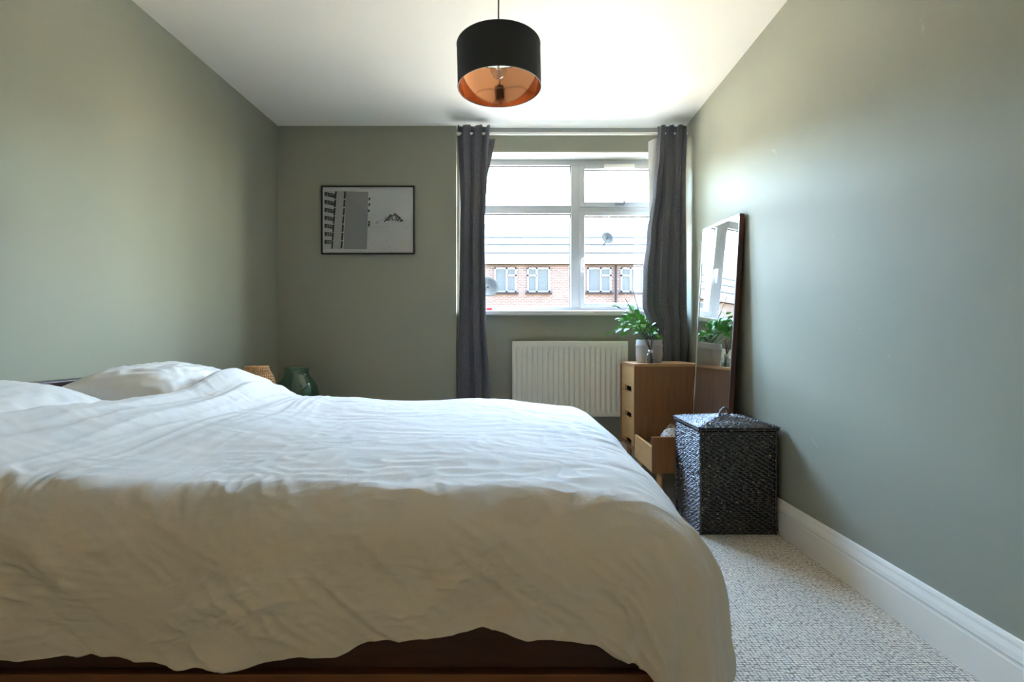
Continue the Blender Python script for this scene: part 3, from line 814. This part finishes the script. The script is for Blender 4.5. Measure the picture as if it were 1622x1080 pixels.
# leaf mesh, shared
lm = MB(); rows = []
for i in range(7):
    t_ = i/6; wd = .36*math.sin(PI*t_**.8)*(1-.25*t_)+.004; row = []
    for j in range(5):
        q = j/4*2-1; row.append((t_, q*wd, -.18*t_*t_+.12*abs(q)*wd*2))
    rows.append(row)
lm.grid(rows)
leaf0 = lm.build('leaf', M_leaf, None, smooth=True, recalc=False); leaf_mesh = leaf0.data; bpy.data.objects.remove(leaf0)
def leaf(p, direction, size, roll):
    o = bpy.data.objects.new('leaf', leaf_mesh); COL.objects.link(o); o.parent = pl
    d_ = Vector(direction).normalized(); q = d_.to_track_quat('X', 'Z') @ Quaternion((1, 0, 0), roll)
    o.rotation_mode = 'QUATERNION'; o.rotation_quaternion = q; o.location = Vector(p)-pl.location; o.scale = (size, size, size)
rn = random.Random(11)
stems = [ # (end point, bow height, twig?)
    (at(978, 487, 3.15), .05), (at(967, 528, 3.12), .06), (at(984, 505, 3.20), .05), (at(995, 498, 3.3), .05),
    (at(990, 531, 3.10), .07), (at(1004, 500, 3.22), .04), (at(1022, 508, 3.28), .03), (at(1030, 515, 3.15), .03),
    (at(998, 520, 3.08), .06), (at(1010, 515, 3.10), .05), (at(1040, 531, 3.26), .03), (at(1012, 525, 3.38), .04), (at(985, 518, 3.3), .05),
    (at(1000, 488, 3.24), .03), (at(1012, 496, 3.18), .03), (at(990, 510, 3.16), .06), (at(1035, 522, 3.2), .03), (at(1003, 508, 3.14), .05)]
sm_ = MB(); tw = MB()
for si, (e_, bow) in enumerate(stems):
    st = base+Vector((rn.uniform(-.04, .04), rn.uniform(-.04, .04), -.005)); pts = []
    for i in range(9):
        t_ = i/8; p = st.lerp(e_, t_)+Vector((0, 0, bow*math.sin(PI*t_))); pts.append(p)
    (tw if si == 0 else sm_).tube(pts, [lerp(.0026, .0012, i/8) for i in range(9)], 6)
    for i in range(3, 9):
        if si == 0 and i in (4, 5): continue
        d_ = (pts[i]-pts[i-1]).normalized(); side = d_.cross(Vector((0, 0, 1)))*(1 if i % 2 else -1)
        dd = d_*.6+side*rn.uniform(.4, 1)+Vector((rn.uniform(-.3, .3), rn.uniform(-.5, .2), rn.uniform(-.5, .4)))
        if i == 8: dd = d_+Vector((-.3, -.2, .1))
        leaf(pts[i], dd, rn.uniform(.040, .062), rn.uniform(-1.3, 1.3))
tw.tube([base+Vector((.01, -.02, 0)), at(1008, 505, 3.2), at(990, 472, 3.18)], [.003, .0025, .002], 6)
tw.tube([base+Vector((.0, .02, 0)), at(1014, 500, 3.25), at(1002, 459, 3.24)], [.003, .0025, .002], 6)
sm_.build('stem', M_stem, pl, smooth=True)
o = tw.build('twig', M_twig, pl, smooth=True); o['label'] = 'bare dark brown twigs'
# reed diffuser
BX, BY, BZ = .848, 3.092, DZ1
rdf = thing('reed_diffuser', (BX, BY, BZ), 'small clear glass reed diffuser bottle with dark reeds in front of the plant pot', 'reed diffuser')
bp = [(0, .001), (.025, .001), (.028, .004), (.028, .050), (.024, .058), (.013, .064), (.012, .068)]
MB().lathe(bp+[(r-.002 if r > .002 else 0, z if z > .002 else .004) for r, z in bp[::-1]], BX, BY, 28, BZ).build('bottle', M_clear, rdf, smooth=True)
MB().lathe([(0, .005), (.0255, .005), (.0255, .030), (0, .030)], BX, BY, 28, BZ).build('oil', M_fluid, rdf, smooth=True)
MB().lathe([(.006, .066), (.0135, .066), (.0135, .082), (.006, .082), (.006, .066)], BX, BY, 24, BZ).build('collar', M_chrome, rdf, smooth=True)
for dx_, dy_, hh in ((-.055, .0, .19), (-.042, .02, .20), (-.030, .0, .175), (-.012, .02, .16), (.004, -.01, .165), (.016, .01, .17), (.024, -.01, .175)):
    MB().tube([(BX-dx_*.28, BY-dy_*.3, BZ+.006), (BX+dx_*.0, BY, BZ+.075), (BX+dx_, BY+dy_, BZ+hh)], .0016, 6).build('reed', M_twig, rdf, smooth=True)

# ------------------------------------------------------------------ mirror
mi = thing('standing_mirror', (1.10, 2.8, 0), 'tall dark-edged rectangular mirror leaning on the right wall behind the hamper', 'mirror')
nb, nt_, fb, ft = Vector((1.112, 2.656, .004)), Vector((1.201, 2.656, 1.552)), Vector((1.060, 3.035, .004)), Vector((1.150, 3.035, 1.552))
wd = (nb-fb).normalized(); upv = (nt_-nb).normalized(); nr = upv.cross(wd).normalized()
if nr.x > 0: nr = -nr
def slab(a0, a1, b0, b1, d0, d1):   # a along width (0 far,1 near), b height in 0..1, d depth from the face (+ into the wall)
    def P_(a, b, d_): return (fb.lerp(nb, a)).lerp(ft.lerp(nt_, a), b)-nr*d_
    return MB().hexa([P_(a0, b0, d0), P_(a1, b0, d0), P_(a1, b0, d1), P_(a0, b0, d1), P_(a0, b1, d0), P_(a1, b1, d0), P_(a1, b1, d1), P_(a0, b1, d1)])
slab(.0, 1.0, 0, 1, .006, .024).build('backing_board', M_rose, mi)
slab(.012, .982, .004, .992, .001, .0055).build('mirror_glass', M_mirror, mi)
slab(.982, 1.0, 0, 1, -.002, .006).build('frame_edge', M_rose, mi)
slab(.0, .012, 0, 1, -.002, .006).build('frame_edge', mat('silver_bead', (.5, .52, .52), .25, .8), mi)
slab(.0, 1.0, .992, 1.0, -.004, .006).build('frame_top', mat('worn_wood_edge', (.30, .22, .17), .4), mi)
slab(.974, .982, .004, .992, -.0005, .0015).build('glass_edge', M_medge, mi)

# ------------------------------------------------------------------ hamper
def weave_mat():
    m = mat('dark_varnished_seagrass', (.03, .022, .018), .24, spec=1.0)
    co = coords(m, (1, 1, 2.2))
    a = ramp(m, noise_tex(m, co, 70, 4, .62, .3), [(.30, (.010, .008, .007)), (.56, (.026, .018, .014)), (.63, (.07, .045, .028)), (.67, (.40, .28, .15))])
    lk(m, a, bs(m).inputs['Base Color'])
    bump(m, noise_tex(m, coords(m, (1, 1, 1), (0, .6, 0)), 420, 3), .5, .002)
    return m
M_weave = weave_mat()
HX0, HX1, HY0, HY1, HZ = .852, 1.204, 2.288, 2.636, .470
hm = thing('laundry_hamper', ((HX0+HX1)/2, (HY0+HY1)/2, 0), 'square black-brown woven seagrass laundry hamper with lid, beside the right wall', 'laundry basket')
def wv(u, v_, pu=.021, pv=.0098):
    r_ = v_/pv; k = math.floor(r_); fr_ = r_-k
    a = .62*u/pu+(k % 2)*.5+.30*noise.noise(Vector((3.1, k*7.3, 8)))+.30*noise.noise(Vector((u*30, k*.7, 1)))
    ca = .5+.5*math.cos(2*PI*a)
    tw_ = .22*math.sin(2*PI*a)       # the strands slope a little
    prof = max(0, math.sin(PI*min(1, max(0, fr_+tw_*.25))))**.6
    big = .35*noise.noise(Vector((u*25, k*.9, 5)))
    return .0120*prof*(.42+.58*ca**.8)*(1+1.6*big)
def side(o_, ux, n_):
    rows = []; W = (HX1-HX0)-.012; NU, NV = 150, 192
    for i in range(NV+1):
        v_ = HZ*i/NV; row = []
        taper = -.004*(1-i/NV)
        for j in range(NU+1):
            u = W*j/NU; h = wv(u+abs(n_.x)*3.3, v_)
            ed = min(1, min(u, W-u)/.006); row.append(o_+ux*u+Vector((0, 0, v_))+n_*(h*ed-.002+taper))
        rows.append(row)
    return rows
hb = MB()
a_ = .006
hb.grid(side(Vector((HX0+a_, HY0+a_, 0)), Vector((1, 0, 0)), Vector((0, -1, 0))))
hb.grid(side(Vector((HX0+a_, HY1-a_, 0)), Vector((0, -1, 0)), Vector((-1, 0, 0))))
hb.grid(side(Vector((HX1-a_, HY0+a_, 0)), Vector((0, 1, 0)), Vector((1, 0, 0))))
o = hb.build('woven_sides', M_weave, hm, smooth=True, recalc=False)
box(HX0+.008, HX1-.008, HY0+.008, HY1-.006, .0, HZ).build('inner_box', mat('hamper_inner', (.02, .015, .012), .8), hm)
# corner cords
for (x_, y_) in ((HX0+.005, HY0+.005), (HX1-.005, HY0+.005), (HX0+.005, HY1-.005), (HX1-.005, HY1-.005)):
    pts = [(x_+.0012*math.sin(z_*900), y_, z_) for z_ in [HZ*q/80 for q in range(81)]]
    cc = MB(); cc.tube(pts, [.0058+.0012*math.sin(q*1.9) for q in range(81)], 8); cc.build('corner_cord', M_weave, hm, smooth=True)

# lid: shallow pyramid
lid_rows = []
ZL = HZ+.004; N = 150; Wl = HX1-HX0+.006
lx0, ly0 = HX0-.003, HY0-.003
for i in range(N+1):
    row = []
    for j in range(N+1):
        u = j/N*2-1; v_ = i/N*2-1; m_ = max(abs(u), abs(v_))
        # rows run parallel to the nearest edge
        al, ac = (u, v_) if abs(v_) > abs(u) else (v_, u)
        h = wv((al+1)*Wl/2+.7, (1-abs(ac))*Wl/2, .019, .0098)
        row.append((lx0+(u+1)*Wl/2, ly0+(v_+1)*Wl/2, ZL+.012+.034*(1-m_)+h*.85*min(1, (1-m_)*40)))
    lid_rows.append(row)
lm_ = MB().grid(lid_rows)
lid = lm_.build('lid', M_weave, hm, smooth=True, recalc=False)
rc = MB()
for zz_, ex_ in ((ZL+.003, .001), (ZL+.013, .003)):
    loop = []
    cs_ = [(lx0-ex_, ly0-ex_), (lx0+Wl+ex_, ly0-ex_), (lx0+Wl+ex_, ly0+Wl+ex_), (lx0-ex_, ly0+Wl+ex_), (lx0-ex_, ly0-ex_)]
    for (xa, ya), (xb, yb) in zip(cs_, cs_[1:]):
        for q in range(50): loop.append((lerp(xa, xb, q/50), lerp(ya, yb, q/50), zz_+.0006*math.sin(q*1.7)))
    loop.append(loop[0])
    rc.tube(loop, [.0050+.0009*math.sin(q*1.35) for q in range(len(loop))], 7, False)
rc.build('lid_rim', M_weave, lid, smooth=True)
hx, hy = (lx0+Wl/2), (ly0+Wl/2)
hpts = [(hx-.032*math.cos(PI*q/14)+.004, hy-.035+.05*q/14, ZL+.040+.040*math.sin(PI*q/14)) for q in range(15)]
MB().tube(hpts, [.0062+.0007*math.sin(q*2) for q in range(15)], 10).build('lid_handle', mat('worn_leather_cord', (.10, .07, .055), .4), lid, smooth=True)
